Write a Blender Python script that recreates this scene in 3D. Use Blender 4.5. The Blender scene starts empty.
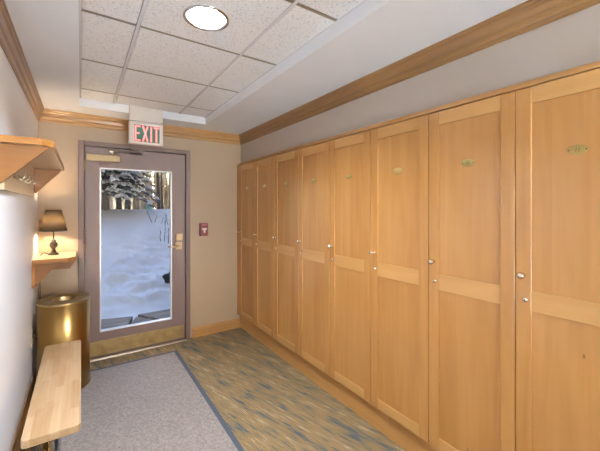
import bpy, bmesh, math, random
from mathutils import Vector, Matrix, noise
random.seed(7)
S = bpy.context.scene
COL = S.collection
PI = math.pi
EYE = 1.435            # camera height above the floor
D = 3.64               # room face of the end wall
XL = -0.312            # room face of the left wall
XR = 1.55              # front plane of the locker doors
XS = 1.60              # soffit wall above the lockers / plinth below them
CZ = EYE + 0.872       # plaster ceiling
TZ = EYE + 0.945       # tiles in the raised tray
YB = -2.3              # wall behind the camera

# ------------------------------------------------------------------ materials
def new_mat(name):
    m = bpy.data.materials.new(name); m.use_nodes = True
    nt = m.node_tree
    return m, nt, nt.nodes['Principled BSDF']
def nd(nt, t, **kw):
    n = nt.nodes.new(t)
    for k, v in kw.items(): setattr(n, k, v)
    return n
def plain(name, col, rough=0.5, metal=0.0, spec=0.5, bump=0.0, bscale=60.0, vary=0.0, vscale=4.0, coat=0.0):
    m, nt, b = new_mat(name)
    b.inputs['Roughness'].default_value = rough
    b.inputs['Metallic'].default_value = metal
    b.inputs['Specular IOR Level'].default_value = spec
    if coat:
        b.inputs['Coat Weight'].default_value = coat; b.inputs['Coat Roughness'].default_value = 0.25; b.inputs['Coat IOR'].default_value = 1.8
    tc = nd(nt, 'ShaderNodeTexCoord')
    n = nd(nt, 'ShaderNodeTexNoise'); n.inputs['Scale'].default_value = vscale; n.inputs['Detail'].default_value = 3
    nt.links.new(tc.outputs['Object'], n.inputs['Vector'])
    r = nd(nt, 'ShaderNodeValToRGB')
    r.color_ramp.elements[0].position = 0.3; r.color_ramp.elements[1].position = 0.7
    r.color_ramp.elements[0].color = tuple(c*(1-vary) for c in col)+(1,)
    r.color_ramp.elements[1].color = tuple(min(1, c*(1+vary)) for c in col)+(1,)
    nt.links.new(n.outputs['Fac'], r.inputs['Fac']); nt.links.new(r.outputs['Color'], b.inputs['Base Color'])
    if bump:
        n2 = nd(nt, 'ShaderNodeTexNoise'); n2.inputs['Scale'].default_value = bscale; n2.inputs['Detail'].default_value = 4
        nt.links.new(tc.outputs['Object'], n2.inputs['Vector'])
        bp = nd(nt, 'ShaderNodeBump'); bp.inputs['Strength'].default_value = bump; bp.inputs['Distance'].default_value = 0.01
        nt.links.new(n2.outputs['Fac'], bp.inputs['Height']); nt.links.new(bp.outputs['Normal'], b.inputs['Normal'])
    return m
def wood(name, c0, c1, axis='z', rough=0.3, stave=0.0, strength=1.0, spec=0.5, coat=0.0, fine=0.30, flecks=False):
    """grain streaks along one object axis, optional glued-up staves across it"""
    m, nt, b = new_mat(name)
    L = nt.links
    tc = nd(nt, 'ShaderNodeTexCoord'); oi = nd(nt, 'ShaderNodeObjectInfo')
    off = nd(nt, 'ShaderNodeVectorMath', operation='SCALE'); off.inputs[0].default_value = (7.3, 5.1, 3.7)
    L.new(oi.outputs['Random'], off.inputs['Scale'])
    add = nd(nt, 'ShaderNodeVectorMath', operation='ADD')
    L.new(tc.outputs['Object'], add.inputs[0]); L.new(off.outputs[0], add.inputs[1])
    mp = nd(nt, 'ShaderNodeMapping')
    k = {'x': (1.2, 14, 14), 'y': (14, 1.2, 14), 'z': (14, 14, 1.2)}[axis]
    mp.inputs['Scale'].default_value = k
    L.new(add.outputs[0], mp.inputs['Vector'])
    n1 = nd(nt, 'ShaderNodeTexNoise'); n1.inputs['Scale'].default_value = 1.0; n1.inputs['Detail'].default_value = 6; n1.inputs['Distortion'].default_value = 1.2
    L.new(mp.outputs[0], n1.inputs['Vector'])
    mp2 = nd(nt, 'ShaderNodeMapping'); mp2.inputs['Scale'].default_value = tuple(q*7 if q > 2 else q*2 for q in k)
    L.new(add.outputs[0], mp2.inputs['Vector'])
    n2 = nd(nt, 'ShaderNodeTexNoise'); n2.inputs['Scale'].default_value = 1.0; n2.inputs['Detail'].default_value = 3
    L.new(mp2.outputs[0], n2.inputs['Vector'])
    n3 = nd(nt, 'ShaderNodeTexNoise'); n3.inputs['Scale'].default_value = 3.0
    L.new(add.outputs[0], n3.inputs['Vector'])
    a1 = nd(nt, 'ShaderNodeMath', operation='MULTIPLY_ADD'); a1.inputs[1].default_value = fine
    L.new(n2.outputs['Fac'], a1.inputs[0])
    s1 = nd(nt, 'ShaderNodeMath', operation='MULTIPLY_ADD'); s1.inputs[1].default_value = 0.8-fine
    L.new(n1.outputs['Fac'], s1.inputs[0])
    s2 = nd(nt, 'ShaderNodeMath', operation='MULTIPLY'); s2.inputs[1].default_value = 0.25
    L.new(n3.outputs['Fac'], s2.inputs[0]); L.new(s2.outputs[0], s1.inputs[2]); L.new(s1.outputs[0], a1.inputs[2])
    last = a1.outputs[0]
    if stave:
        sx = nd(nt, 'ShaderNodeSeparateXYZ'); L.new(add.outputs[0], sx.inputs[0])
        ax = {'z': 'Y', 'y': 'X', 'x': 'Y'}[axis]
        dv = nd(nt, 'ShaderNodeMath', operation='DIVIDE'); dv.inputs[1].default_value = stave
        L.new(sx.outputs[ax], dv.inputs[0])
        fl = nd(nt, 'ShaderNodeMath', operation='FLOOR'); L.new(dv.outputs[0], fl.inputs[0])
        al = {'z': 'Z', 'y': 'Y', 'x': 'X'}[axis]
        wn0 = nd(nt, 'ShaderNodeTexWhiteNoise', noise_dimensions='1D'); L.new(fl.outputs[0], wn0.inputs['W'])
        # stagger and break the staves along their length on butcher-block tops
        if axis == 'y':
            q = nd(nt, 'ShaderNodeMath', operation='MULTIPLY_ADD'); q.inputs[1].default_value = 3.2
            L.new(sx.outputs[al], q.inputs[0]); L.new(wn0.outputs['Value'], q.inputs[2])
            f2 = nd(nt, 'ShaderNodeMath', operation='FLOOR'); L.new(q.outputs[0], f2.inputs[0])
            cb = nd(nt, 'ShaderNodeCombineXYZ'); L.new(fl.outputs[0], cb.inputs[0]); L.new(f2.outputs[0], cb.inputs[1])
            wn = nd(nt, 'ShaderNodeTexWhiteNoise', noise_dimensions='3D'); L.new(cb.outputs[0], wn.inputs['Vector'])
        else:
            wn = wn0
        s3 = nd(nt, 'ShaderNodeMath', operation='MULTIPLY_ADD'); s3.inputs[1].default_value = 0.24
        L.new(wn.outputs['Value'], s3.inputs[0])
        sb = nd(nt, 'ShaderNodeMath', operation='SUBTRACT'); sb.inputs[1].default_value = 0.12
        L.new(last, sb.inputs[0]); L.new(sb.outputs[0], s3.inputs[2]); last = s3.outputs[0]
    rmp = nd(nt, 'ShaderNodeValToRGB')
    rmp.color_ramp.elements[0].position = 0.5-0.26/strength; rmp.color_ramp.elements[1].position = 0.5+0.26/strength
    rmp.color_ramp.elements[0].color = tuple(c0)+(1,); rmp.color_ramp.elements[1].color = tuple(c1)+(1,)
    L.new(last, rmp.inputs['Fac'])
    if flecks:                                       # small dark pin knots
        mv = nd(nt, 'ShaderNodeMapping'); mv.inputs['Scale'].default_value = (9, 9, 4); L.new(add.outputs[0], mv.inputs['Vector'])
        vo = nd(nt, 'ShaderNodeTexVoronoi'); vo.inputs['Scale'].default_value = 1.0; L.new(mv.outputs[0], vo.inputs['Vector'])
        fm = nd(nt, 'ShaderNodeMapRange'); fm.inputs['From Min'].default_value = 0.02; fm.inputs['From Max'].default_value = 0.05; fm.inputs['To Min'].default_value = 0.55; fm.inputs['To Max'].default_value = 1.0
        L.new(vo.outputs['Distance'], fm.inputs['Value'])
        fs_ = nd(nt, 'ShaderNodeVectorMath', operation='SCALE'); L.new(rmp.outputs['Color'], fs_.inputs[0]); L.new(fm.outputs[0], fs_.inputs['Scale']); L.new(fs_.outputs[0], b.inputs['Base Color'])
    else: L.new(rmp.outputs['Color'], b.inputs['Base Color'])
    b.inputs['Roughness'].default_value = rough; b.inputs['Specular IOR Level'].default_value = spec
    if coat:
        b.inputs['Coat Weight'].default_value = coat; b.inputs['Coat Roughness'].default_value = rough*0.6; b.inputs['Coat IOR'].default_value = 1.5
    bp = nd(nt, 'ShaderNodeBump'); bp.inputs['Strength'].default_value = 0.04; bp.inputs['Distance'].default_value = 0.01
    L.new(n2.outputs['Fac'], bp.inputs['Height']); L.new(bp.outputs['Normal'], b.inputs['Normal'])
    return m
def emitter(name, col, strength, base=(0.9, 0.9, 0.9)):
    m, nt, b = new_mat(name)
    b.inputs['Base Color'].default_value = tuple(base)+(1,)
    b.inputs['Emission Color'].default_value = tuple(col)+(1,)
    b.inputs['Emission Strength'].default_value = strength
    return m

MAPLE0, MAPLE1 = (0.345, 0.148, 0.033), (0.475, 0.235, 0.072)
M = {}
M['wall_lit'] = plain('wall_paint_lit', (0.87, 0.87, 0.90), 0.42, spec=0.5, vary=0.01, coat=0.12)  # left wall paler than the end wall: daylight put into the colour
M['wall_grey'] = plain('soffit_paint', (0.45, 0.38, 0.32), 0.5, vary=0.02)
M['wall'] = plain('wall_paint', (0.40, 0.29, 0.19), 0.42, spec=0.5, bump=0.05, bscale=220, vary=0.02)
M['ceil'] = plain('ceiling_paint', (0.87, 0.885, 0.92), 0.6, bump=0.03, bscale=200, vary=0.015)
M['maple'] = wood('maple_upright', MAPLE0, MAPLE1, 'z', 0.26, 0.0, 0.8, coat=0.35, fine=0.16)
M['maple_panel'] = wood('maple_panel', MAPLE0, MAPLE1, 'z', 0.26, 0.105, 0.8, coat=0.35, fine=0.14, flecks=True)
M['maple_rail'] = wood('maple_rail', (0.41, 0.20, 0.054), (0.53, 0.285, 0.098), 'y', 0.26, 0.0, 0.8, coat=0.35, fine=0.16)
M['maple_in'] = plain('maple_carcass', (0.30, 0.17, 0.07), 0.6)
M['plinth'] = wood('plinth_maple', (0.37, 0.17, 0.045), (0.50, 0.26, 0.085), 'y', 0.35, 0.0, 0.8)
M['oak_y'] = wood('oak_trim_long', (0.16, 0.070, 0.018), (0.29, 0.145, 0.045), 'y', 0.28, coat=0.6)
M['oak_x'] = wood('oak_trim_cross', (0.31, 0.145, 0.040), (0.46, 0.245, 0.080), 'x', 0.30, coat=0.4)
M['shelf'] = wood('shelf_wood', (0.24, 0.090, 0.016), (0.36, 0.155, 0.036), 'y', 0.4, spec=0.3, coat=0.1)
M['shelf_x'] = wood('shelf_wood_cross', (0.17, 0.060, 0.010), (0.26, 0.105, 0.022), 'x', 0.4, spec=0.3, coat=0.1)
M['butcher'] = wood('butcher_block', (0.36, 0.205, 0.085), (0.52, 0.36, 0.21), 'y', 0.28, 0.035, 1.25, coat=0.3)
M['shelf_lit'] = wood('shelf_wood_lit', (0.58, 0.40, 0.22), (0.74, 0.56, 0.36), 'y', 0.28, coat=0.3)  # lit copy of the shelf wood, light painted into the tone
M['brass'] = plain('satin_brass', (0.34, 0.205, 0.065), 0.28, 1.0, vary=0.05)
M['brass_dull'] = plain('worn_brass', (0.46, 0.34, 0.17), 0.38, 1.0, vary=0.18, vscale=14)
M['brass_bright'] = plain('polished_brass', (0.85, 0.68, 0.40), 0.18, 1.0)
M['nickel'] = plain('nickel', (0.70, 0.60, 0.46), 0.22, 1.0)
M['plate'] = plain('plate_brass', (0.40, 0.28, 0.085), 0.4, 0.5)
M['ink'] = plain('dark_engraving', (0.05, 0.03, 0.015), 0.6)
M['doorpaint'] = plain('door_paint', (0.205, 0.135, 0.120), 0.42, vary=0.03, bump=0.02, bscale=150)
M['framepaint'] = plain('frame_paint', (0.175, 0.112, 0.09), 0.42, vary=0.03, bump=0.02, bscale=150)
M['bead'] = plain('glazing_bead', (0.80, 0.80, 0.82), 0.25, 0.3)
M['rubber'] = plain('black_rubber', (0.02, 0.02, 0.022), 0.5)
M['cord'] = plain('cord_black', (0.012, 0.012, 0.012), 0.45)
M['alu'] = plain('threshold_metal', (0.34, 0.28, 0.22), 0.3, 0.9)
M['tbar'] = plain('grid_bar_dark', (0.36, 0.30, 0.24), 0.35, 0.6)  # brown holds the dark reflection in the cross bars
M['runner'] = plain('grid_bar_bright', (0.86, 0.86, 0.88), 0.25, 0.0, coat=0.5)  # white holds the bright reflection along the runners
M['chrome'] = plain('chrome_ring', (0.6, 0.58, 0.56), 0.12, 1.0)
M['chrome_dark'] = plain('reflector_metal', (0.35, 0.34, 0.33), 0.3, 1.0)
M['plastic'] = plain('white_plastic', (0.76, 0.69, 0.63), 0.4)
M['ivory'] = plain('ivory_plate', (0.62, 0.45, 0.26), 0.4)
M['closer'] = plain('closer_gold_paint', (0.40, 0.29, 0.15), 0.42, 0.3)
M['lockplate'] = plain('lock_satin_brass', (0.50, 0.34, 0.19), 0.42, 0.35)
M['red'] = plain('alarm_red', (0.17, 0.008, 0.016), 0.4)
M['alarmwhite'] = plain('alarm_white', (0.72, 0.62, 0.52), 0.4)
M['alarmpink'] = plain('alarm_label', (0.42, 0.20, 0.19), 0.5)
M['signgreen'] = emitter('sign_green', (0.02, 0.16, 0.09), 0.25, (0.02, 0.10, 0.07))
M['signred'] = emitter('sign_red', (1.0, 0.13, 0.13), 1.05, (0.5, 0.05, 0.05))
M['signcore'] = emitter('sign_core', (1.0, 0.40, 0.38), 1.1, (0.5, 0.2, 0.2))
M['lens'] = emitter('downlight_lens', (0.92, 1.0, 1.12), 760.0)
M['bulb'] = emitter('lamp_bulb', (1.0, 0.76, 0.50), 540.0)
M['bronze'] = plain('lamp_bronze', (0.10, 0.085, 0.07), 0.28, 0.75, vary=0.5, vscale=45)
M['matborder'] = plain('mat_border', (0.060, 0.075, 0.092), 0.7, bump=0.1)

# acoustic tile: pale with fine pits
def tile_mat():
    m, nt, b = new_mat('acoustic_tile'); L = nt.links
    tc = nd(nt, 'ShaderNodeTexCoord'); v = nd(nt, 'ShaderNodeTexNoise'); v.inputs['Scale'].default_value = 95; v.inputs['Detail'].default_value = 5
    v.inputs['Roughness'].default_value = 0.7
    L.new(tc.outputs['Object'], v.inputs['Vector'])
    r = nd(nt, 'ShaderNodeValToRGB')
    r.color_ramp.elements[0].position = 0.33; r.color_ramp.elements[1].position = 0.47
    r.color_ramp.elements[0].color = (0.58, 0.57, 0.56, 1); r.color_ramp.elements[1].color = (0.90, 0.90, 0.90, 1)
    L.new(v.outputs['Fac'], r.inputs['Fac']); L.new(r.outputs['Color'], b.inputs['Base Color'])
    b.inputs['Roughness'].default_value = 0.9; b.inputs['Specular IOR Level'].default_value = 0.2
    bp = nd(nt, 'ShaderNodeBump'); bp.inputs['Strength'].default_value = 0.4; bp.inputs['Distance'].default_value = 0.004
    L.new(v.outputs['Fac'], bp.inputs['Height']); L.new(bp.outputs['Normal'], b.inputs['Normal'])
    return m
M['tile'] = tile_mat()
# carpet: streaky slate, tan and ochre yarns with fine ribs
def carpet_mat():
    m, nt, b = new_mat('streaked_carpet'); L = nt.links
    tc = nd(nt, 'ShaderNodeTexCoord')
    mp = nd(nt, 'ShaderNodeMapping'); mp.inputs['Rotation'].default_value = (0, 0, math.radians(-15))
    L.new(tc.outputs['Object'], mp.inputs['Vector'])
    st = nd(nt, 'ShaderNodeMapping'); st.inputs['Scale'].default_value = (12, 1.5, 1); L.new(mp.outputs[0], st.inputs['Vector'])
    n1 = nd(nt, 'ShaderNodeTexNoise'); n1.inputs['Scale'].default_value = 1.0; n1.inputs['Detail'].default_value = 9; n1.inputs['Roughness'].default_value = 0.74
    L.new(st.outputs[0], n1.inputs['Vector'])
    st2 = nd(nt, 'ShaderNodeMapping'); st2.inputs['Scale'].default_value = (80, 7, 1); st2.inputs['Location'].default_value = (3, 5, 0); L.new(mp.outputs[0], st2.inputs['Vector'])
    n2 = nd(nt, 'ShaderNodeTexNoise'); n2.inputs['Scale'].default_value = 1.0; n2.inputs['Detail'].default_value = 4; L.new(st2.outputs[0], n2.inputs['Vector'])
    a = nd(nt, 'ShaderNodeMath', operation='MULTIPLY_ADD'); a.inputs[1].default_value = 0.42; L.new(n2.outputs['Fac'], a.inputs[0])
    a0 = nd(nt, 'ShaderNodeMath', operation='MULTIPLY'); a0.inputs[1].default_value = 0.62; L.new(n1.outputs['Fac'], a0.inputs[0]); L.new(a0.outputs[0], a.inputs[2])
    r = nd(nt, 'ShaderNodeValToRGB'); cr = r.color_ramp
    cr.elements[0].position = 0.41; cr.elements[0].color = (0.075, 0.105, 0.115, 1)
    cr.elements[1].position = 0.61; cr.elements[1].color = (0.45, 0.345, 0.20, 1)
    for p, c in ((0.455, (0.125, 0.14, 0.125, 1)), (0.485, (0.25, 0.18, 0.09, 1)), (0.535, (0.32, 0.20, 0.075, 1)), (0.585, (0.31, 0.235, 0.13, 1))):
        e = cr.elements.new(p); e.color = c
    L.new(a.outputs[0], r.inputs['Fac'])
    nz = nd(nt, 'ShaderNodeTexNoise'); nz.inputs['Scale'].default_value = 130; nz.inputs['Detail'].default_value = 4; L.new(tc.outputs['Object'], nz.inputs['Vector'])
    wv = nd(nt, 'ShaderNodeTexWave', wave_type='BANDS', bands_direction='X'); wv.inputs['Scale'].default_value = 24; wv.inputs['Distortion'].default_value = 1.0
    L.new(mp.outputs[0], wv.inputs['Vector'])
    mx = nd(nt, 'ShaderNodeMath', operation='MULTIPLY_ADD'); mx.inputs[1].default_value = 0.22; L.new(wv.outputs['Fac'], mx.inputs[0]); L.new(nz.outputs['Fac'], mx.inputs[2])
    mr = nd(nt, 'ShaderNodeMapRange'); mr.inputs['From Min'].default_value = 0.3; mr.inputs['From Max'].default_value = 0.95; mr.inputs['To Min'].default_value = 0.30; mr.inputs['To Max'].default_value = 1.25
    L.new(mx.outputs[0], mr.inputs['Value'])
    hs = nd(nt, 'ShaderNodeVectorMath', operation='SCALE'); L.new(r.outputs['Color'], hs.inputs[0]); L.new(mr.outputs[0], hs.inputs['Scale'])
    L.new(hs.outputs[0], b.inputs['Base Color'])
    b.inputs['Roughness'].default_value = 0.75; b.inputs['Specular IOR Level'].default_value = 0.35
    bp = nd(nt, 'ShaderNodeBump'); bp.inputs['Strength'].default_value = 0.5; bp.inputs['Distance'].default_value = 0.004
    L.new(mx.outputs[0], bp.inputs['Height']); L.new(bp.outputs['Normal'], b.inputs['Normal'])
    return m
M['carpet'] = carpet_mat()
def matpile():
    m, nt, b = new_mat('mat_pile'); L = nt.links
    tc = nd(nt, 'ShaderNodeTexCoord')
    n = nd(nt, 'ShaderNodeTexNoise'); n.inputs['Scale'].default_value = 130; n.inputs['Detail'].default_value = 4; L.new(tc.outputs['Object'], n.inputs['Vector'])
    n2 = nd(nt, 'ShaderNodeTexNoise'); n2.inputs['Scale'].default_value = 60; n2.inputs['Detail'].default_value = 3; L.new(tc.outputs['Object'], n2.inputs['Vector'])
    a = nd(nt, 'ShaderNodeMath', operation='MULTIPLY_ADD'); a.inputs[1].default_value = 0.45; L.new(n2.outputs['Fac'], a.inputs[0])
    a0 = nd(nt, 'ShaderNodeMath', operation='MULTIPLY'); a0.inputs[1].default_value = 0.55; L.new(n.outputs['Fac'], a0.inputs[0]); L.new(a0.outputs[0], a.inputs[2])
    r = nd(nt, 'ShaderNodeValToRGB')
    r.color_ramp.elements[0].position = 0.38; r.color_ramp.elements[1].position = 0.63
    r.color_ramp.elements[0].color = (0.175, 0.145, 0.125, 1); r.color_ramp.elements[1].color = (0.31, 0.262, 0.23, 1)
    L.new(a.outputs[0], r.inputs['Fac']); L.new(r.outputs['Color'], b.inputs['Base Color'])
    b.inputs['Roughness'].default_value = 0.9; b.inputs['Specular IOR Level'].default_value = 0.25; b.inputs['Sheen Weight'].default_value = 0.35; b.inputs['Sheen Roughness'].default_value = 0.4
    bp = nd(nt, 'ShaderNodeBump'); bp.inputs['Strength'].default_value = 0.6; bp.inputs['Distance'].default_value = 0.004
    L.new(n.outputs['Fac'], bp.inputs['Height']); L.new(bp.outputs['Normal'], b.inputs['Normal'])
    return m
M['mat'] = matpile()
def glass_mat():
    m = bpy.data.materials.new('door_glass'); m.use_nodes = True; nt = m.node_tree; nt.nodes.clear(); L = nt.links
    o = nd(nt, 'ShaderNodeOutputMaterial'); mx = nd(nt, 'ShaderNodeMixShader'); fr = nd(nt, 'ShaderNodeFresnel'); fr.inputs['IOR'].default_value = 1.10
    t = nd(nt, 'ShaderNodeBsdfTransparent'); t.inputs['Color'].default_value = (0.97, 0.98, 0.98, 1)
    g = nd(nt, 'ShaderNodeBsdfGlossy'); g.inputs['Roughness'].default_value = 0.02
    L.new(fr.outputs[0], mx.inputs[0]); L.new(t.outputs[0], mx.inputs[1]); L.new(g.outputs[0], mx.inputs[2]); L.new(mx.outputs[0], o.inputs['Surface'])
    return m
M['glass'] = glass_mat()
def shade_mat():
    m = bpy.data.materials.new('shade_fabric'); m.use_nodes = True; nt = m.node_tree; nt.nodes.clear(); L = nt.links
    o = nd(nt, 'ShaderNodeOutputMaterial'); mx = nd(nt, 'ShaderNodeMixShader'); mx.inputs[0].default_value = 0.35
    d = nd(nt, 'ShaderNodeBsdfDiffuse'); d.inputs['Color'].default_value = (0.10, 0.085, 0.068, 1)
    t = nd(nt, 'ShaderNodeBsdfTranslucent'); t.inputs['Color'].default_value = (0.21, 0.165, 0.11, 1)
    tc = nd(nt, 'ShaderNodeTexCoord'); w = nd(nt, 'ShaderNodeTexNoise'); w.inputs['Scale'].default_value = 240
    L.new(tc.outputs['Object'], w.inputs['Vector'])
    bp = nd(nt, 'ShaderNodeBump'); bp.inputs['Strength'].default_value = 0.2; bp.inputs['Distance'].default_value = 0.002
    L.new(w.outputs['Fac'], bp.inputs['Height']); L.new(bp.outputs['Normal'], d.inputs['Normal'])
    L.new(d.outputs[0], mx.inputs[1]); L.new(t.outputs[0], mx.inputs[2]); L.new(mx.outputs[0], o.inputs['Surface'])
    return m
M['shade'] = shade_mat()
M['snow'] = plain('snow', (0.80, 0.83, 0.88), 0.8, bump=0.7, bscale=16, vary=0.02, vscale=2)
M['treesnow'] = plain('branch_snow', (0.82, 0.85, 0.90), 0.8)
M['slab'] = wood('weathered_slab', (0.08, 0.060, 0.045), (0.33, 0.26, 0.195), 'x', 0.7, strength=2.2)
M['bark'] = plain('bark', (0.15, 0.125, 0.11), 0.9, bump=0.6, bscale=22, vary=0.35, vscale=9)
M['bark_light'] = plain('bark_pale', (0.44, 0.35, 0.26), 0.9, bump=0.5, bscale=22, vary=0.35, vscale=9)
M['needle'] = plain('spruce_needles', (0.105, 0.135, 0.165), 0.8, vary=0.4, vscale=6)
M['twig'] = plain('golden_twigs', (0.55, 0.38, 0.20), 0.8, vary=0.3, vscale=9)
M['stem'] = plain('dry_stem', (0.07, 0.055, 0.05), 0.9, vary=0.3)
M['rock'] = plain('dark_rock', (0.06, 0.06, 0.065), 0.8, bump=0.6, bscale=12, vary=0.3)
M['greenbox'] = plain('green_panel', (0.28, 0.50, 0.42), 0.5)

# ------------------------------------------------------------------ mesh helpers
class MB:
    def __init__(self): self.bm = bmesh.new(); self.mi = 0
    def _fin(self, faces, smooth=False):
        for f in faces: f.material_index = self.mi; f.smooth = smooth
    def box(self, x0, x1, y0, y1, z0, z1, bev=0.0, seg=2):
        r = bmesh.ops.create_cube(self.bm, size=1.0)
        vs = r['verts']
        for v in vs:
            v.co = Vector((x0+(v.co.x+.5)*(x1-x0), y0+(v.co.y+.5)*(y1-y0), z0+(v.co.z+.5)*(z1-z0)))
        fs = {f for v in vs for f in v.link_faces}
        if bev:
            es = list({e for v in vs for e in v.link_edges})
            r = bmesh.ops.bevel(self.bm, geom=es, offset=bev, segments=seg, profile=0.5, affect='EDGES')
            fs = {f for f in fs if f.is_valid} | set(r['faces'])
        self._fin(fs); return self
    def prism(self, pts, axis, a, b, bev=0.0, seg=2):
        """2-D outline swept along an axis: pts are (y,z) for x, (x,z) for y, (x,y) for z"""
        def P(p, t): return {'x': (t, p[0], p[1]), 'y': (p[0], t, p[1]), 'z': (p[0], p[1], t)}[axis]
        lo = [self.bm.verts.new(P(p, a)) for p in pts]; hi = [self.bm.verts.new(P(p, b)) for p in pts]
        fs = [self.bm.faces.new(lo), self.bm.faces.new(hi)]
        n = len(pts)
        for i in range(n): fs.append(self.bm.faces.new((lo[i], lo[(i+1) % n], hi[(i+1) % n], hi[i])))
        bmesh.ops.recalc_face_normals(self.bm, faces=fs)
        if bev:
            es = list({e for f in fs for e in f.edges})
            r = bmesh.ops.bevel(self.bm, geom=es, offset=bev, segments=seg, profile=0.5, affect='EDGES')
            fs = [f for f in fs if f.is_valid] + list(r['faces'])
        self._fin(fs); return self
    def lathe(self, prof, c=(0, 0, 0), seg=32, sx=1.0, sy=1.0, axis='z', smooth=True, close=False):
        def P(r, t, z):
            x, y = r*math.cos(t)*sx, r*math.sin(t)*sy
            q = {'z': (x, y, z), 'x': (z, x, y), 'y': (x, z, y)}[axis]
            return (q[0]+c[0], q[1]+c[1], q[2]+c[2])
        rings = []
        for r, z in prof:
            if r < 1e-6: rings.append([self.bm.verts.new(P(0, 0, z))])
            else: rings.append([self.bm.verts.new(P(r, 2*PI*i/seg, z)) for i in range(seg)])
        fs = []
        prs = list(zip(rings[:-1], rings[1:]))
        if close: prs.append((rings[-1], rings[0]))
        for A, B in prs:
            for i in range(seg):
                j = (i+1) % seg
                if len(A) == 1 and len(B) == 1: break
                if len(A) == 1: fs.append(self.bm.faces.new((A[0], B[j], B[i])))
                elif len(B) == 1: fs.append(self.bm.faces.new((A[i], A[j], B[0])))
                else: fs.append(self.bm.faces.new((A[i], A[j], B[j], B[i])))
        bmesh.ops.recalc_face_normals(self.bm, faces=fs)
        self._fin(fs, smooth); return self
    def tube(self, pts, rad, seg=8, cap=True):
        pts = [Vector(p) for p in pts]
        rr = rad if isinstance(rad, (list, tuple)) else [rad]*len(pts)
        rings = []; ref = None
        for i, p in enumerate(pts):
            d = (pts[min(i+1, len(pts)-1)] - pts[max(i-1, 0)]).normalized()
            if ref is None: ref = Vector((0, 0, 1)) if abs(d.z) < 0.9 else Vector((1, 0, 0))
            u = d.cross(ref).normalized(); w = u.cross(d).normalized(); ref = w
            rings.append([self.bm.verts.new(p + (u*math.cos(2*PI*k/seg) + w*math.sin(2*PI*k/seg))*rr[i]) for k in range(seg)])
        fs = []
        for A, B in zip(rings[:-1], rings[1:]):
            for k in range(seg): fs.append(self.bm.faces.new((A[k], A[(k+1) % seg], B[(k+1) % seg], B[k])))
        if cap: fs += [self.bm.faces.new(rings[0][::-1]), self.bm.faces.new(rings[-1])]
        self._fin(fs, True); return self
    def ball(self, c, r, sub=2, s=(1, 1, 1), jit=0.0, seed=0.0):
        q = bmesh.ops.create_icosphere(self.bm, subdivisions=sub, radius=1.0)
        for v in q['verts']:
            k = 1+jit*noise.noise(v.co*1.7+Vector((seed, seed*.7, 0)))
            v.co = Vector((c[0]+v.co.x*r*s[0]*k, c[1]+v.co.y*r*s[1]*k, c[2]+v.co.z*r*s[2]*k))
        self._fin({f for v in q['verts'] for f in v.link_faces}, True); return self
    def quad(self, a, b, c, d):
        self._fin([self.bm.faces.new([self.bm.verts.new(p) for p in (a, b, c, d)])]); return self
    def build(self, name, mats, parent=None, loc=None):
        """vertices are in world coordinates unless the parent is placed: they are made relative to it"""
        root = parent
        off = Vector((0, 0, 0))
        while root is not None: off += Vector(root.location); root = root.parent
        base = Vector(loc) if loc else Vector((0, 0, 0))
        for v in self.bm.verts: v.co -= off + base
        me = bpy.data.meshes.new(name); self.bm.to_mesh(me); self.bm.free()
        for m in (mats if isinstance(mats, (list, tuple)) else [mats]): me.materials.append(m)
        o = bpy.data.objects.new(name, me); COL.objects.link(o); o.location = base
        if parent is not None: o.parent = parent
        return o
def tag(o, label=None, cat=None, group=None, kind=None):
    if label: o['label'] = label
    if cat: o['category'] = cat
    if group: o['group'] = group
    if kind: o['kind'] = kind
    return o
def empty(name, loc, label, cat, group=None):
    o = bpy.data.objects.new(name, None); COL.objects.link(o); o.location = loc; o.empty_display_size = 0.1
    return tag(o, label, cat, group)
def struct(o, label=None, cat=None): return tag(o, label, cat, kind='structure')
def copy_tree(o, parent=None):
    c = o.copy(); COL.objects.link(c); c.parent = parent
    for ch in list(o.children): copy_tree(ch, c)
    return c

# ------------------------------------------------------------------ room shell
T = 0.15
struct(MB().box(XL-T, XS+0.9, YB-T, D+T, -0.12, 0).build('floor', M['carpet']), 'streaked blue grey, tan and ochre carpet floor', 'floor')
struct(MB().box(XL-T, XL, YB-T, D+T, 0, TZ+0.2).build('wall_left', M['wall_lit']), 'left wall behind the bench and shelves, daylight put into its pale colour', 'wall')
# end wall with the door opening
DX0, DX1, DZ1 = -0.023, 0.995, EYE+0.631
w = MB()
w.box(XL, DX0, D, D+T, 0, TZ+0.2).box(DX1, XS+0.9, D, D+T, 0, TZ+0.2).box(DX0, DX1, D, D+T, DZ1, TZ+0.2)
struct(w.build('wall_back', M['wall']), 'beige end wall around the glazed exit door', 'wall')
WX0, WX1, WZ0, WZ1 = 0.30, 1.52, 0.04, 2.26
struct(MB().box(XL-T, WX0, YB-T, YB, 0, TZ+0.2).box(WX1, XS+0.9, YB-T, YB, 0, TZ+0.2).box(WX0, WX1, YB-T, YB, 0, WZ0).box(WX0, WX1, YB-T, YB, WZ1, TZ+0.2).build('wall_front', M['wall']), 'wall behind the camera around the added window', 'wall')
wn = MB(); fy0, fy1 = YB-0.10, YB-0.03
for p, q in ((WX0, WX0+0.05), (WX1-0.05, WX1), (0.885, 0.935)): wn.box(p, q, fy0, fy1, WZ0, WZ1, 0.003)
for p, q in ((WX0+0.05, 0.885), (0.935, WX1-0.05)):
    wn.box(p, q, fy0, fy1, WZ0, WZ0+0.06, 0.003).box(p, q, fy0, fy1, WZ1-0.06, WZ1, 0.003)
win = struct(wn.build('fill_window_1', M['framepaint']), 'added unseen window behind the camera for fill light', 'window')  # added window, unseen, lets fill daylight in from behind
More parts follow.
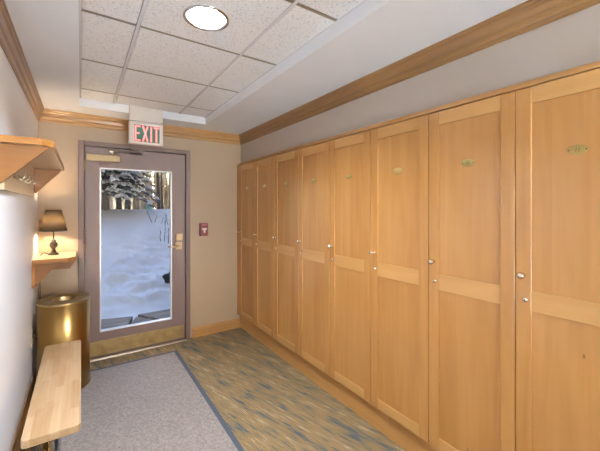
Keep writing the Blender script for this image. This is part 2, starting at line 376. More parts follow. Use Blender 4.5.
for p, q in ((WX0+0.05, 0.885), (0.935, WX1-0.05)): MB().box(p, q, YB-0.068, YB-0.062, WZ0+0.06, WZ1-0.06).build('glass_pane', M['glass'], win)
# rest of the building, made tall to block sun; added snow bounces sun indoors
bd_ = MB()
bd_.box(-40, 60, YB-T, D+T, TZ+0.2, 30).box(-40, XL-T, YB-T, D+T, -0.12, TZ+0.2).box(XS+0.9, 60, YB-T, D+T, -0.12, TZ+0.2)
struct(bd_.build('wall_sun_block', M['wall']), 'unseen storeys and wings, raised tall to keep sun off the snow slope', 'wall')
struct(MB().box(-30, 40, -40, YB-T-0.02, -0.3, -0.1).build('bounce_snow', M['snow']), 'unseen flat snow added behind the camera to bounce sun indoors', 'snow')
w = MB()
LT = EYE+0.505         # top of locker doors
w.box(XS, XS+0.12, YB, D, LT+0.004, TZ+0.2)          # soffit
w.box(XS+0.75, XS+0.9, YB, D, 0, TZ+0.2)
w.box(XR+0.02, XS+0.75, YB, 0.205, 0, LT+0.004)          # wall beside the last locker
struct(w.build('wall_right', M['wall_grey']), 'grey beige soffit wall above the row of lockers', 'wall')
# ceiling with raised tray
RX0, RX1, RY1, RY0 = -0.010, 1.075, 3.35, YB+0.5
c = MB()
c.box(XL, RX0, YB, D, CZ, TZ+0.2).box(RX1, XS, YB, D, CZ, TZ+0.2).box(RX0, RX1, RY1, D, CZ, TZ+0.2).box(RX0, RX1, YB, RY0, CZ, TZ+0.2)
ceil = struct(c.build('ceiling', M['ceil']), 'white plaster ceiling with a raised tray of acoustic tiles', 'ceiling')
cols = [RX0, 0.245, 0.815, RX1]
rows = [RY1]
y = 3.075
while y > RY0: rows.append(y); y -= 0.61
rows.append(RY0); rows = rows[::-1]
t = MB()
DLX, DLY, DLR = 0.516, 1.590, 0.098       # downlight cut-out
t.box(RX0, RX1, RY0, RY1, TZ+0.16, TZ+0.2)
def holed_tile(x0, x1, y0, y1, z):
    bm = t.bm
    for zz in (z, z+0.018):
        o_ = [bm.verts.new(p) for p in ((x0, y0, zz), (x1, y0, zz), (x1, y1, zz), (x0, y1, zz))]
        c_ = [bm.verts.new((DLX+DLR*math.cos(2*PI*k/48), DLY+DLR*math.sin(2*PI*k/48), zz)) for k in range(48)]
        es = [bm.edges.new((l_[k], l_[(k+1) % len(l_)])) for l_ in (o_, c_) for k in range(len(l_))]
        bmesh.ops.triangle_fill(bm, edges=es, use_beauty=True)
        if zz == z: lo = (o_, c_)
    for A, B in zip(lo, (o_, c_)):
        for k in range(len(A)): bm.faces.new((A[k], A[(k+1) % len(A)], B[(k+1) % len(A)], B[k]))
for i in range(3):
    for j in range(len(rows)-1):
        if cols[i] < DLX < cols[i+1] and rows[j] < DLY < rows[j+1]:
            holed_tile(cols[i]+0.011, cols[i+1]-0.011, rows[j]+0.011, rows[j+1]-0.011, TZ-0.004); continue
        t.box(cols[i]+0.004, cols[i+1]-0.004, rows[j]+0.004, rows[j+1]-0.004, TZ+0.014, TZ+0.030)
        t.box(cols[i]+0.011, cols[i+1]-0.011, rows[j]+0.011, rows[j+1]-0.011, TZ-0.004, TZ+0.014, 0.003, 1)
t.build('tile_panels', M['tile'], ceil)
for x in cols[1:3]: MB().box(x-0.008, x+0.008, RY0, RY1, TZ-0.0045, TZ+0.008).build('main_runner', M['runner'], ceil)
xs = [RX0]+[v for x in cols[1:3] for v in (x-0.008, x+0.008)]+[RX1]
for yy in rows[1:-1]:
    for k in range(0, 6, 2): MB().box(xs[k], xs[k+1], yy-0.0085, yy+0.0085, TZ-0.0035, TZ+0.008).build('cross_tee', M['tbar'], ceil)
for p, q in ((RX0, RX0+0.012), (RX1-0.012, RX1)): MB().box(p, q, RY0, RY1, TZ-0.004, TZ+0.004).build('wall_angle', M['runner'], ceil)
# crown moulding, profile (out from wall, down from ceiling)
CR = [(0, 0), (0.046, 0), (0.046, 0.012), (0.040, 0.018), (0.040, 0.026), (0.030, 0.036), (0.024, 0.052), (0.022, 0.060), (0.026, 0.064),
      (0.026, 0.070), (0.016, 0.078), (0.012, 0.090), (0.014, 0.094), (0.014, 0.104), (0.006, 0.110), (0, 0.110)]
struct(MB().prism([(XL+a, CZ-b) for a, b in CR], 'y', YB, D).build('trim_1', M['oak_y']), 'wooden crown moulding along the left wall', 'moulding')
struct(MB().prism([(XS-a, CZ-b) for a, b in CR], 'y', YB, D).build('trim_2', M['oak_y']), 'wooden crown moulding along the soffit over the lockers', 'moulding')
struct(MB().prism([(D-a, CZ-b) for a, b in CR], 'x', XL, XS).build('trim_3', M['oak_x']), 'wooden crown moulding across the end wall above the exit door', 'moulding')
# scribe strip between lockers and soffit
struct(MB().box(XR-0.004, XS, 0.205, D, LT+0.004, LT+0.016, 0.002).box(XS-0.018, XS, 0.205, D, LT+0.016, LT+0.040, 0.004).build('trim_4', M['plinth']), 'thin wooden strip on top of the lockers', 'moulding')
# baseboards
BB = [(0, 0), (0.020, 0), (0.020, 0.052), (0.014, 0.056), (0.014, 0.062), (0.018, 0.066), (0.018, 0.084), (0.012, 0.092), (0.010, 0.104), (0, 0.108)]
b = MB(); b.prism([(D-a, z) for a, z in BB], 'x', DX1+0.03, XS)
b.prism([(D-a, z) for a, z in BB], 'x', XL, DX0-0.03)
struct(b.build('baseboard_back', M['oak_x']), 'wooden baseboard along the end wall beside the exit door', 'baseboard')
struct(MB().prism([(XL+a, z) for a, z in BB], 'y', YB, D-0.021).build('baseboard_left', M['oak_y']), 'wooden baseboard along the left wall behind the bench', 'baseboard')
b = MB()
edges = [0.205, 1.35, 2.55, D-0.021]
for p, q in zip(edges[:-1], edges[1:]): b.box(XS-0.012, XS+0.02, p+0.0006, q-0.0006, 0, 0.165, 0.001, 1)
struct(b.build('baseboard_right', M['plinth']), 'maple toe-kick board under the row of lockers', 'baseboard')

# ------------------------------------------------------------------ exit door
door = struct(MB().box(DX0, DX0+0.046, D-0.022, D+T, 0, DZ1, 0.003).box(DX1-0.046, DX1, D-0.022, D+T, 0, DZ1, 0.003)
              .box(DX0+0.046, DX1-0.046, D-0.022, D+T, DZ1-0.046, DZ1, 0.003)
              .box(DX0+0.046, DX0+0.062, D+0.052, D+T, 0, DZ1-0.046).box(DX1-0.062, DX1-0.046, D+0.052, D+T, 0, DZ1-0.046)
              .build('door_1', M['framepaint']), 'brown painted exit door with a tall glass pane looking onto snow', 'door')
LX0, LX1, LZ0, LZ1 = DX0+0.050, DX1-0.050, 0.014, DZ1-0.050
GX0, GX1, GZ0, GZ1 = 0.148, 0.808, 0.243, EYE+0.388
LY0, LY1 = D+0.004, D+0.049
l = MB()
l.box(LX0, GX0, LY0, LY1, LZ0, LZ1, 0.0015, 1).box(GX1, LX1, LY0, LY1, LZ0, LZ1, 0.0015, 1)
l.box(GX0, GX1, LY0, LY1, LZ0, GZ0).box(GX0, GX1, LY0, LY1, GZ1, LZ1)
leaf = l.build('door_leaf', M['doorpaint'], door)
MB().box(GX0, GX1, D+0.022, D+0.028, GZ0, GZ1).build('glass_pane', M['glass'], leaf)
bd = MB(); bw = 0.011
for yy in ((D-0.002, D+0.021), (D+0.029, D+0.051)):
    bd.box(GX0, GX0+bw, yy[0], yy[1], GZ0, GZ1, 0.002).box(GX1-bw, GX1, yy[0], yy[1], GZ0, GZ1, 0.002)
    bd.box(GX0+bw, GX1-bw, yy[0], yy[1], GZ0, GZ0+bw, 0.002).box(GX0+bw, GX1-bw, yy[0], yy[1], GZ1-bw, GZ1, 0.002)
bd.build('glazing_bead', M['bead'], leaf)
MB().box(LX0+0.012, LX1-0.012, LY0-0.003, LY0, 0.024, 0.160, 0.001, 1).build('kick_plate', M['brass_dull'], leaf)
# lock: reader block above, escutcheon with lever below
MB().box(0.846, 0.914, LY0-0.022, LY0, EYE-0.352, EYE-0.276, 0.006).build('lock_reader', M['lockplate'], leaf)
h = MB(); h.box(0.842, 0.910, LY0-0.016, LY0, EYE-0.446, EYE-0.366, 0.005)
h.lathe([(0.016, 0), (0.016, -0.03), (0.012, -0.038), (0, -0.038)], (0.862, LY0-0.016, EYE-0.412), 20, axis='y')
h.tube([(0.862, LY0-0.05, EYE-0.412), (0.835, LY0-0.058, EYE-0.414), (0.79, LY0-0.058, EYE-0.412), (0.755, LY0-0.053, EYE-0.405)], [0.010, 0.010, 0.009, 0.008], 10)
h.build('lever_handle', M['lockplate'], leaf)
for z in (0.25, 1.05, 1.83): MB().lathe([(0, -0.05), (0.008, -0.05), (0.008, 0.05), (0, 0.05)], (LX0-0.002, LY0-0.006, z), 12).build('hinge', M['brass_dull'], leaf)
cl = MB().box(0.040, 0.318, LY0-0.055, LY0, EYE+0.448, EYE+0.505, 0.006).build('door_closer', M['closer'], door)
a = MB(); a.lathe([(0, 0.02), (0.016, 0.02), (0.016, -0.012), (0, -0.012)], (0.26, LY0-0.030, EYE+0.525), 16)
a.box(0.225, 0.295, D-0.052, D-0.020, EYE+0.528, EYE+0.552, 0.004)
a.build('closer_bracket', M['nickel'], cl)
MB().tube([(0.26, LY0-0.052, EYE+0.540), (0.37, LY0-0.075, EYE+0.540), (0.49, LY0-0.048, EYE+0.540)], [0.009, 0.008, 0.008], 8).box(0.465, 0.52, D-0.050, D-0.020, EYE+0.534, EYE+0.550, 0.003).build('closer_arm', M['bronze'], cl)
MB().prism([(D-0.055, 0), (D-0.045, 0.011), (D+0.10, 0.013), (D+T+0.02, 0.005), (D+T+0.02, 0)], 'x', DX0+0.0465, DX1-0.0465).build('threshold', M['alu'], door)

# ------------------------------------------------------------------ lockers
LW = 0.4205; LB = 0.167; Y0 = 0.2145
def make_locker():
    """nearest locker; local origin at the floor, door front plane x=0, knob edge towards +y"""
    root = empty('locker', (XR, Y0, 0), 'x', 'locker', 'row of maple lockers')
    X, Y = XR, Y0
    MB().box(X+0.024, X+0.55, Y+0.002, Y+0.020, LB, LT).box(X+0.024, X+0.55, Y+LW-0.020, Y+LW-0.002, LB, LT)\
        .box(X+0.024, X+0.55, Y+0.020, Y+LW-0.020, LT-0.02, LT).box(X+0.024, X+0.55, Y+0.020, Y+LW-0.020, LB, LB+0.02)\
        .box(X+0.53, X+0.55, Y+0.020, Y+LW-0.020, LB+0.02, LT-0.02).build('carcass', M['maple_in'], root)
    y0, y1, sw = Y+0.0018, Y+LW-0.0018, 0.058
    st = MB(); st.box(X, X+0.021, y0, y0+sw, LB, LT, 0.0012, 1).box(X, X+0.021, y1-sw, y1, LB, LT, 0.0012, 1)
    d = st.build('door', M['maple'], root)
    mz0, mz1 = EYE-0.430, EYE-0.345
    for z0, z1 in ((LT-0.070, LT), (mz0, mz1), (LB, LB+0.062)):
        MB().box(X+0.0004, X+0.021, y0+sw, y1-sw, z0, z1, 0.0012, 1).build('rail', M['maple_rail'], d)
    MB().box(X+0.007, X+0.016, y0+sw-0.004, y1-sw+0.004, mz1-0.004, LT-0.066).build('upper_panel', M['maple_panel'], d)
    MB().box(X+0.007, X+0.016, y0+sw-0.004, y1-sw+0.004, LB+0.058, mz0+0.004).build('lower_panel', M['maple_panel'], d)
    ky = y1-0.029
    MB().lathe([(0, 0.001), (0.010, 0.001), (0.008, -0.004), (0.005, -0.009), (0.0055, -0.015), (0.012, -0.021), (0.0145, -0.027), (0.011, -0.034), (0, -0.036)], (X, ky, EYE-0.284), 20, axis='x').build('knob', M['nickel'], d)
    lk = MB(); lk.lathe([(0, 0.001), (0.0105, 0.001), (0.0105, -0.004), (0.007, -0.007), (0, -0.007)], (X, ky-0.008, EYE-0.386), 18, axis='x')
    lk.mi = 1; lk.box(X-0.0076, X-0.0068, ky-0.0092, ky-0.0068, EYE-0.391, EYE-0.381)
    lk.build('lock', [M['nickel'], M['ink']], d)
    plate_mesh(d, '11', X+0.007, Y+LW/2, EYE+0.220)
    return root
DIG = {'1': [((-.2, -1), (.2, 1))], '0': [((-.45, -.6), (-.30, .6)), ((-.30, .6), (.05, 1)), ((.05, 1), (.45, .6)), ((.45, .6), (.30, -.6)), ((.30, -.6), (-.05, -1)), ((-.05, -1), (-.45, -.6))]}
def plate_mesh(parent, txt, x, y, z):
    p = MB()
    prof = [(1, 0.001), (1, -0.0012), (0.94, -0.0022), (0, -0.0022)]
    p.lathe([(r*0.032, q) for r, q in prof], (x, y, z), 28, sx=1.0, sy=0.58, axis='x')
    p.mi = 1
    for s in (-1, 1): p.lathe([(0.0028, 0), (0.0028, -0.0034), (0, -0.0038)], (x, y+s*0.0265, z), 8, axis='x')
    w = 0.009
    for i, ch in enumerate(txt):
        cy = y - (i-(len(txt)-1)/2)*w
        for (a0, b0), (a1, b1) in DIG[ch]:
            # characters read from inside the room: left to right runs towards -y, slightly slanted
            f = lambda a_, b_: Vector((x-0.0026, cy-(a_*0.0065), z+b_*0.0085))
            A, B = f(a0, b0), f(a1, b1)
            t_ = (B-A).normalized(); nrm = Vector((0, t_.z, -t_.y))*0.0008
            p.quad(A-nrm, B-nrm, B+nrm, A+nrm)
    return p.build('number_plate', [M['plate'], M['ink']], parent)
lock0 = make_locker()
LBL = ['nearest maple locker, cut by the right edge, oval brass plate numbered 11',
       'second maple locker from the right, oval gold plate, beside the one numbered 11',
       'third maple locker counted from the nearest one, fully in view with small oval plate',
       'fourth maple locker counted from the nearest one, midway along the row',
       'fourth maple locker counted from the end wall, just past midway along the row',
       'third maple locker counted from the end wall',
       'second maple locker from the end wall, next to the corner one',
       'maple locker farthest away, in the corner against the beige end wall']
lock0['label'] = LBL[0]
lockers = [lock0]
for i in range(1, 8):
    o = copy_tree(lock0); o.location.y = Y0+i*LW; o['label'] = LBL[i]; lockers.append(o)
def find(o, n):
    for ch in o.children:
        if ch.name.split('.')[0] == n: return ch
        r = find(ch, n)
        if r: return r
src = find(lock0, 'number_plate')
for i, txt in ((1, '10'), (2, '')):
    tmp = plate_mesh(None, txt, XR+0.007, Y0+LW/2, EYE+0.220)
    for v in tmp.data.vertices: v.co -= Vector((XR, Y0, 0))
    me = tmp.data; bpy.data.objects.remove(tmp)
    for k in ([1] if i == 1 else range(2, 8)): find(lockers[k], 'number_plate').data = me
# filler strip between last locker and end wall
struct(MB().box(XR+0.002, XR+0.022, Y0+8*LW+0.001, D, LB, LT).build('trim_5', M['maple']), 'narrow maple filler between lockers and end wall', 'moulding')

# ------------------------------------------------------------------ wall shelves
def shelf_unit(name, label, y0, y1, ztop, xf, ch, th=0.033):
    root = empty(name, (XL, (y0+y1)/2, ztop), label, 'shelf')
    pts = [(XL, y0), (xf-ch, y0), (xf, y0+ch*1.25), (xf, y1), (XL, y1)]
    b_ = MB().prism(pts, 'z', ztop-th, ztop, 0.003).build('shelf_board', [M['shelf'], M['shelf_lit']], root)
    for p_ in b_.data.polygons:                      # paler broad faces: lamp light put into their colour
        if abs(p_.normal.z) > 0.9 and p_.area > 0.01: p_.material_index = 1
    return root
def bracket(root, y0, y1, x1, z1, z0, x0=None):
    x0 = XL+0.02 if x0 is None else x0
    MB().prism([(x0, z1), (x1, z1), (x1, z1-0.012), (x0+0.012, z0), (x0, z0)], 'y', y0, y1, 0.0015, 1).build('bracket', M['shelf_x'], root)
cs = shelf_unit('coat_shelf', 'wooden coat shelf with hooks high on the left wall', 1.94, 3.17, EYE+0.328, -0.111, 0.042)
zt = EYE+0.295
MB().box(XL, XL+0.02, 1.995, 3.15, EYE+0.085, zt, 0.002).build('back_board', M['shelf_lit'], cs)
bracket(cs, 1.965, 1.99, -0.135, zt, EYE+0.112, XL)
bracket(cs, 3.115, 3.14, -0.130, zt, EYE+0.112)
for yh in (2.24, 2.39, 2.55, 2.74):
    k = MB(); x = XL+0.02; z = EYE+0.170
    k.lathe([(0, 0.0), (0.016, 0.0), (0.014, 0.005), (0, 0.006)], (x, yh, z), 16, axis='x')
    k.tube([(x+0.004, yh, z-0.004), (x+0.014, yh, z-0.016), (x+0.030, yh, z-0.018), (x+0.042, yh, z-0.008), (x+0.046, yh, z+0.008)], [0.0055, 0.005, 0.005, 0.005, 0.0045], 8)
    k.ball((x+0.046, yh, z+0.012), 0.007, 2)
    k.build('coat_hook', M['nickel'], cs)
ls = shelf_unit('lamp_shelf', 'small wooden corner shelf under the table lamp', 3.19, D-0.001, EYE-0.400, -0.035, 0.052, 0.034)
zt = EYE-0.434
MB().box(XL, XL+0.02, 3.20, D-0.002, EYE-0.615, zt, 0.002).build('back_board', M['shelf'], ls)
bracket(ls, 3.215, 3.24, -0.155, zt, EYE-0.595)
MB().prism([(XL+0.02, zt), (-0.045, zt), (-0.045, zt-0.055), (-0.085, zt-0.115), (XL+0.02, zt-0.115)], 'y', D-0.03, D-0.002, 0.0015, 1).build('support_rail', M['shelf_x'], ls)

# ------------------------------------------------------------------ table lamp
LXc, LYc, LZ = -0.195, 3.48, EYE-0.400
lamp = empty('table_lamp', (LXc, LYc, LZ), 'lit bronze table lamp with a dark tapered shade on the corner shelf', 'lamp')
bprof = [(0, 0), (0.040, 0), (0.041, 0.006), (0.037, 0.012), (0.026, 0.017), (0.020, 0.026), (0.015, 0.040), (0.012, 0.050), (0.016, 0.056), (0.024, 0.064), (0.030, 0.078),
         (0.031, 0.088), (0.026, 0.102), (0.016, 0.112), (0.014, 0.116), (0.020, 0.120), (0.020, 0.124), (0.010, 0.128), (0.006, 0.133), (0, 0.134)]
MB().lathe(bprof, (LXc, LYc, LZ), 32).build('base', M['bronze'], lamp)
MB().lathe([(0, 0.132), (0.0055, 0.132), (0.0055, 0.235), (0.012, 0.238), (0.012, 0.262), (0, 0.262)], (LXc, LYc, LZ), 14).build('stem', M['bronze'], lamp)
MB().ball((LXc, LYc, LZ+0.292), 0.027, 2, (1, 1, 1.2)).build('bulb', M['bulb'], lamp)
MB().lathe([(0.098, 0.203), (0.056, 0.383), (0.0545, 0.383), (0.0965, 0.203)], (LXc, LYc, LZ), 40, close=True).build('lamp_shade', M['shade'], lamp)
MB().lathe([(0.0995, 0.201), (0.0995, 0.208), (0.0972, 0.208), (0.0972, 0.201)], (LXc, LYc, LZ), 40, close=True).build('lower_trim', M['bronze'], lamp)
MB().lathe([(0.0575, 0.378), (0.0575, 0.385), (0.0555, 0.385), (0.0555, 0.378)], (LXc, LYc, LZ), 40, close=True).build('upper_trim', M['bronze'], lamp)
MB().tube([(LXc-0.036, LYc, LZ+0.008), (LXc-0.048, LYc-0.02, LZ+0.018), (LXc-0.060, LYc-0.05, LZ+0.026), (LXc-0.075, LYc-0.06, LZ+0.020), (LXc-0.082, LYc-0.05, LZ+0.006), (XL+0.030, 3.46, LZ+0.003),
           (XL+0.028, 3.45, LZ-0.02), (XL+0.028, 3.44, LZ-0.22), (XL+0.034, 3.42, LZ-0.30), (XL+0.026, 3.40, LZ-0.42), (XL+0.02, 3.30, LZ-0.52), (XL+0.018, 3.21, LZ-0.575)], 0.0042, 8).build('cord', M['cord'], lamp)
# outlet with the lamp's plug
ol = empty('wall_outlet', (XL, 3.20, EYE-1.0), 'ivory outlet plate low on the left wall beside the brass bin', 'outlet')
MB().box(XL, XL+0.006, 3.165, 3.235, EYE-1.055, EYE-0.935, 0.002).build('cover_plate', M['ivory'], ol)
MB().box(XL+0.006, XL+0.009, 3.185, 3.215, EYE-1.035, EYE-1.005, 0.001).build('socket', M['ivory'], ol)
MB().box(XL+0.006, XL+0.034, 3.187, 3.213, EYE-0.995, EYE-0.962, 0.004).build('plug', M['cord'], lamp)

# ------------------------------------------------------------------ brass bin
TC = (-0.112, 3.235); TA, TBb, TH = 0.178, 0.205, 0.705
tr = empty('waste_bin', (TC[0], TC[1], 0), 'tall oval brass waste bin in the corner under the lamp shelf', 'bin')
def oval(prof, seg=56): return MB().lathe(prof, (TC[0], TC[1], 0), seg, sx=TA, sy=TBb)
oval([(0.985, 0.02), (0.985, TH-0.015), (0.96, TH-0.015), (0.96, 0.02)]).build('body', M['brass'], tr)
oval([(0, 0), (1.005, 0), (1.012, 0.006), (1.012, 0.018), (0.99, 0.024), (0, 0.024)]).build('base_ring', M['brass'], tr)
lid = oval([(0.985, TH-0.016), (0.994, TH-0.014), (0.994, TH-0.005), (0.985, TH-0.001), (0.96, TH), (0.44, TH-0.002), (0.42, TH-0.006), (0.42, TH-0.05), (0.41, TH-0.05), (0.41, TH-0.036)]).build('lid', M['brass_dull'], tr)
oval([(0.41, TH-0.045), (0.40, TH-0.20), (0, TH-0.22)]).build('liner', M['brass_dull'], tr)

# ------------------------------------------------------------------ bench
BX0, BX1, BY0, BY1, BZ = -0.213, 0.0, 1.785, 2.93, EYE-0.985
bn = empty('bench', ((BX0+BX1)/2, (BY0+BY1)/2, 0), 'narrow butcher-block bench on metal legs along the left wall', 'bench')
def rrect(x0, x1, y0, y1, r, n=5):
    pts = []
    for cx, cy, a0 in ((x1-r, y0+r, -PI/2), (x1-r, y1-r, 0), (x0+r, y1-r, PI/2), (x0+r, y0+r, PI)):
        for k in range(n+1): pts.append((cx+r*math.cos(a0+k*PI/2/n), cy+r*math.sin(a0+k*PI/2/n)))
    return pts
MB().prism(rrect(BX0, BX1, BY0, BY1, 0.022), 'z', BZ-0.036, BZ, 0.004).build('bench_top', M['butcher'], bn)
for yy in (1.93, 2.75):
    MB().lathe([(0, 0.0), (0.052, 0.0), (0.052, 0.006), (0.024, 0.012), (0.022, 0.02), (0.022, BZ-0.046), (0.05, BZ-0.042), (0.05, BZ-0.036), (0, BZ-0.036)], ((BX0+BX1)/2-0.02, yy, 0.0), 24).build('leg', M['brass_bright'], bn)

# ------------------------------------------------------------------ floor mat
mx0, mx1, my0, my1 = -0.15, 0.80, 0.35, 3.39
mt = empty('floor_mat', ((mx0+mx1)/2, (my0+my1)/2, 0), 'large grey brown walk-off mat with a blue grey border before the exit door', 'mat')
bw = 0.034
m = MB()
for p, q, r, s in ((mx0, mx0+bw, my0, my1), (mx1-bw, mx1, my0, my1), (mx0+bw, mx1-bw, my0, my0+bw), (mx0+bw, mx1-bw, my1-bw, my1)): m.box(p, q, r, s, 0, 0.006, 0.001, 1)
m.build('border', M['matborder'], mt)
MB().box(mx0+bw, mx1-bw, my0+bw, my1-bw, 0, 0.009, 0.002, 1).build('pile', M['mat'], mt)

# ------------------------------------------------------------------ exit sign
ex = empty('exit_sign', (0.51, 3.335, EYE+0.6), 'lit red EXIT sign hanging from the ceiling in front of the door', 'sign')
SX0, SX1, SY = 0.362, 0.655, 3.31
MB().box(SX0+0.004, SX1, SY+0.006, SY+0.055, EYE+0.803, TZ-0.004, 0.004).build('ceiling_mount', M['plastic'], ex)
hz0, hz1 = EYE+0.592, EYE+0.797
MB().box(SX0, SX1, SY, SY+0.05, hz0, hz1, 0.006).box(SX0+0.03, SX1-0.03, SY+0.015, SY+0.045, hz1-0.002, EYE+0.805).build('housing', M['plastic'], ex)
fx0, fx1, fz0, fz1 = SX0+0.042, SX1-0.034, hz0+0.022, hz1-0.028
MB().box(fx0, fx1, SY-0.0012, SY+0.002, fz0, fz1).build('face_panel', M['signgreen'], ex)
def letters(grow, y0, y1):
    m = MB(); H = fz1-fz0-0.014; z0 = fz0+0.007; s = 0.0125*grow
    W = [0.046, 0.056, 0.018, 0.046]; gap = (fx1-fx0-0.010-sum(W))/3
    x = fx0+0.005
    def bar(p, q, wd):
        p, q = Vector(p), Vector(q); t_ = (q-p).normalized(); n_ = Vector((-t_.y, t_.x))*wd/2
        pts = [p-n_, q-n_, q+n_, p+n_]
        m.prism([(v.x, v.y) for v in pts], 'y', y0, y1)
    xe = x; xx = xe+W[0]+gap; xi = xx+W[1]+gap; xt = xi+W[2]+gap
    k = (1-grow)*0.006
    m.box(xe+k, xe+k+s, y0, y1, z0+k, z0+H-k)
    for zc in (z0+0.006, z0+H/2, z0+H-0.006): m.box(xe+k+s, xe+W[0]-k-(0.006 if zc == z0+H/2 else 0), y0, y1, zc-s/2, zc+s/2)
    bar((xx+0.008, z0+k), (xx+W[1]-0.008, z0+H-k), s); bar((xx+W[1]-0.008, z0+k), (xx+0.008, z0+H-k), s)
    m.box(xi+W[2]/2-s/2, xi+W[2]/2+s/2, y0, y1, z0+k, z0+H-k)
    m.box(xt+W[3]/2-s/2, xt+W[3]/2+s/2, y0, y1, z0+k, z0+H-0.012); m.box(xt+k, xt+W[3]-k, y0, y1, z0+H-0.006-s/2, z0+H-0.006+s/2)
    return m
letters(1.25, SY-0.003, SY-0.0008).build('lettering', M['signred'], ex)
letters(0.45, SY-0.0042, SY-0.0022).build('letter_glow_strip', M['signcore'], ex)

# ------------------------------------------------------------------ fire alarm pull station
al = empty('fire_alarm', (1.147, D, EYE-0.244), 'small red fire alarm pull station on the wall beside the exit door', 'alarm')
ax0, ax1, az0, az1 = 1.098, 1.186, EYE-0.312, EYE-0.170
MB().box(ax0, ax1, D-0.045, D+0.003, az0, az1, 0.006).build('housing', M['red'], al)
p = MB(); xc = (ax0+ax1)/2
p.prism([(xc-0.027, az0+0.088), (xc+0.027, az0+0.088), (xc+0.027, az0+0.072), (xc+0.013, az0+0.066), (xc+0.009, az0+0.034), (xc-0.009, az0+0.034), (xc-0.013, az0+0.066), (xc-0.027, az0+0.072)], 'y', D-0.056, D-0.044, 0.002, 1)
p.build('pull_handle', M['alarmwhite'], al)
MB().box(xc-0.030, xc+0.030, D-0.0462, D-0.0448, az1-0.024, az1-0.015).build('label_strip', M['alarmpink'], al)

# ------------------------------------------------------------------ ceiling downlights
RECESS = 0.080
def downlight(x, y, label):
    r = empty('ceiling_light', (x, y, TZ), label, 'light', None)
    MB().lathe([(0.110, -0.004), (0.110, -0.009), (0.100, -0.012), (0.095, -0.006), (0.095, 0.0), (0.097, 0.0)], (x, y, TZ), 48).build('trim_ring', M['chrome'], r)
    MB().lathe([(0.097, -0.002), (0.097, 0.10), (0, 0.10), (0, 0.096), (0.093, 0.094), (0.093, -0.002)], (x, y, TZ), 48).build('reflector', M['chrome_dark'], r)
    MB().lathe([(0.0925, RECESS), (0.05, RECESS-0.002), (0, RECESS-0.003)], (x, y, TZ), 48).build('diffuser', M['lens'], r)
    return r
downlight(DLX, DLY, 'round lit downlight in the tiled ceiling tray')

# ------------------------------------------------------------------ outdoors
def hill(x, y):
    t = (y-5.0)/(12.6-5.0)
    if t <= 0: z = -0.16+0.10*max(-1, t*8+1) if t > -0.125 else -0.16
    elif t < 1: z = -0.08+0.10*min(1, t*14)+1.33*t**0.9
    else: z = 1.35-0.02*(y-12.6)
    k = max(0, min(1, (y-5.0)/0.5))
    rough = max(0.15, 1-max(0, t))
    z += k*(0.20*noise.noise(Vector((x*0.5, y*0.5, 3)))*min(1, t*2 if t > 0 else 0) * 0.5
            + 0.11*rough*noise.noise(Vector((x*2.0, y*1.6, 1))) + 0.11*rough*noise.noise(Vector((x*4.6, y*3.6, 8))) + 0.075*rough*noise.noise(Vector((x*9, y*6, 5))) + 0.03*rough*noise.noise(Vector((x*17, y*10, 2))))
    return z
g = MB(); bm = g.bm
xs = []
x = -5
while x < 9: xs.append(x); x += 0.05 if -0.3 < x < 3.2 else 0.22; ys = []
y = D+T+0.01
while y < 26: ys.append(y); y += 0.05 if y < 9 else (0.12 if y < 13 else 0.6)
V = [[bm.verts.new((x, y, hill(x, y))) for x in xs] for y in ys]
fs = []
for j in range(len(ys)-1):
    for i in range(len(xs)-1): fs.append(bm.faces.new((V[j][i], V[j][i+1], V[j+1][i+1], V[j+1][i])))
g._fin(fs, True)
tag(g.build('snow_bank', M['snow']), 'trodden snow slope rising outside the glass door', 'snow', kind='structure')
# paving outside the door
yo = D+T+0.03
SL = [([(-0.7, yo), (0.262, yo), (0.577, 4.86), (0.15, 4.98), (-0.7, 5.0)], 'left weathered paving slab outside the door, dark joint on its right'),
      ([(0.287, yo), (1.34, yo), (0.945, 4.31), (0.610, 4.83)], 'middle weathered paving slab outside the door, tapering to a point'),
      ([(1.372, yo), (2.3, yo), (1.75, 4.95), (0.64, 4.90), (0.972, 4.335)], 'right weathered paving slab, partly under the snow edge')]
for pts, lab in SL:
    o = MB().prism(pts, 'z', -0.10, -0.018, 0.006).build('paving_slab', M['slab']); tag(o, lab, 'slab', 'slabs outside the door')

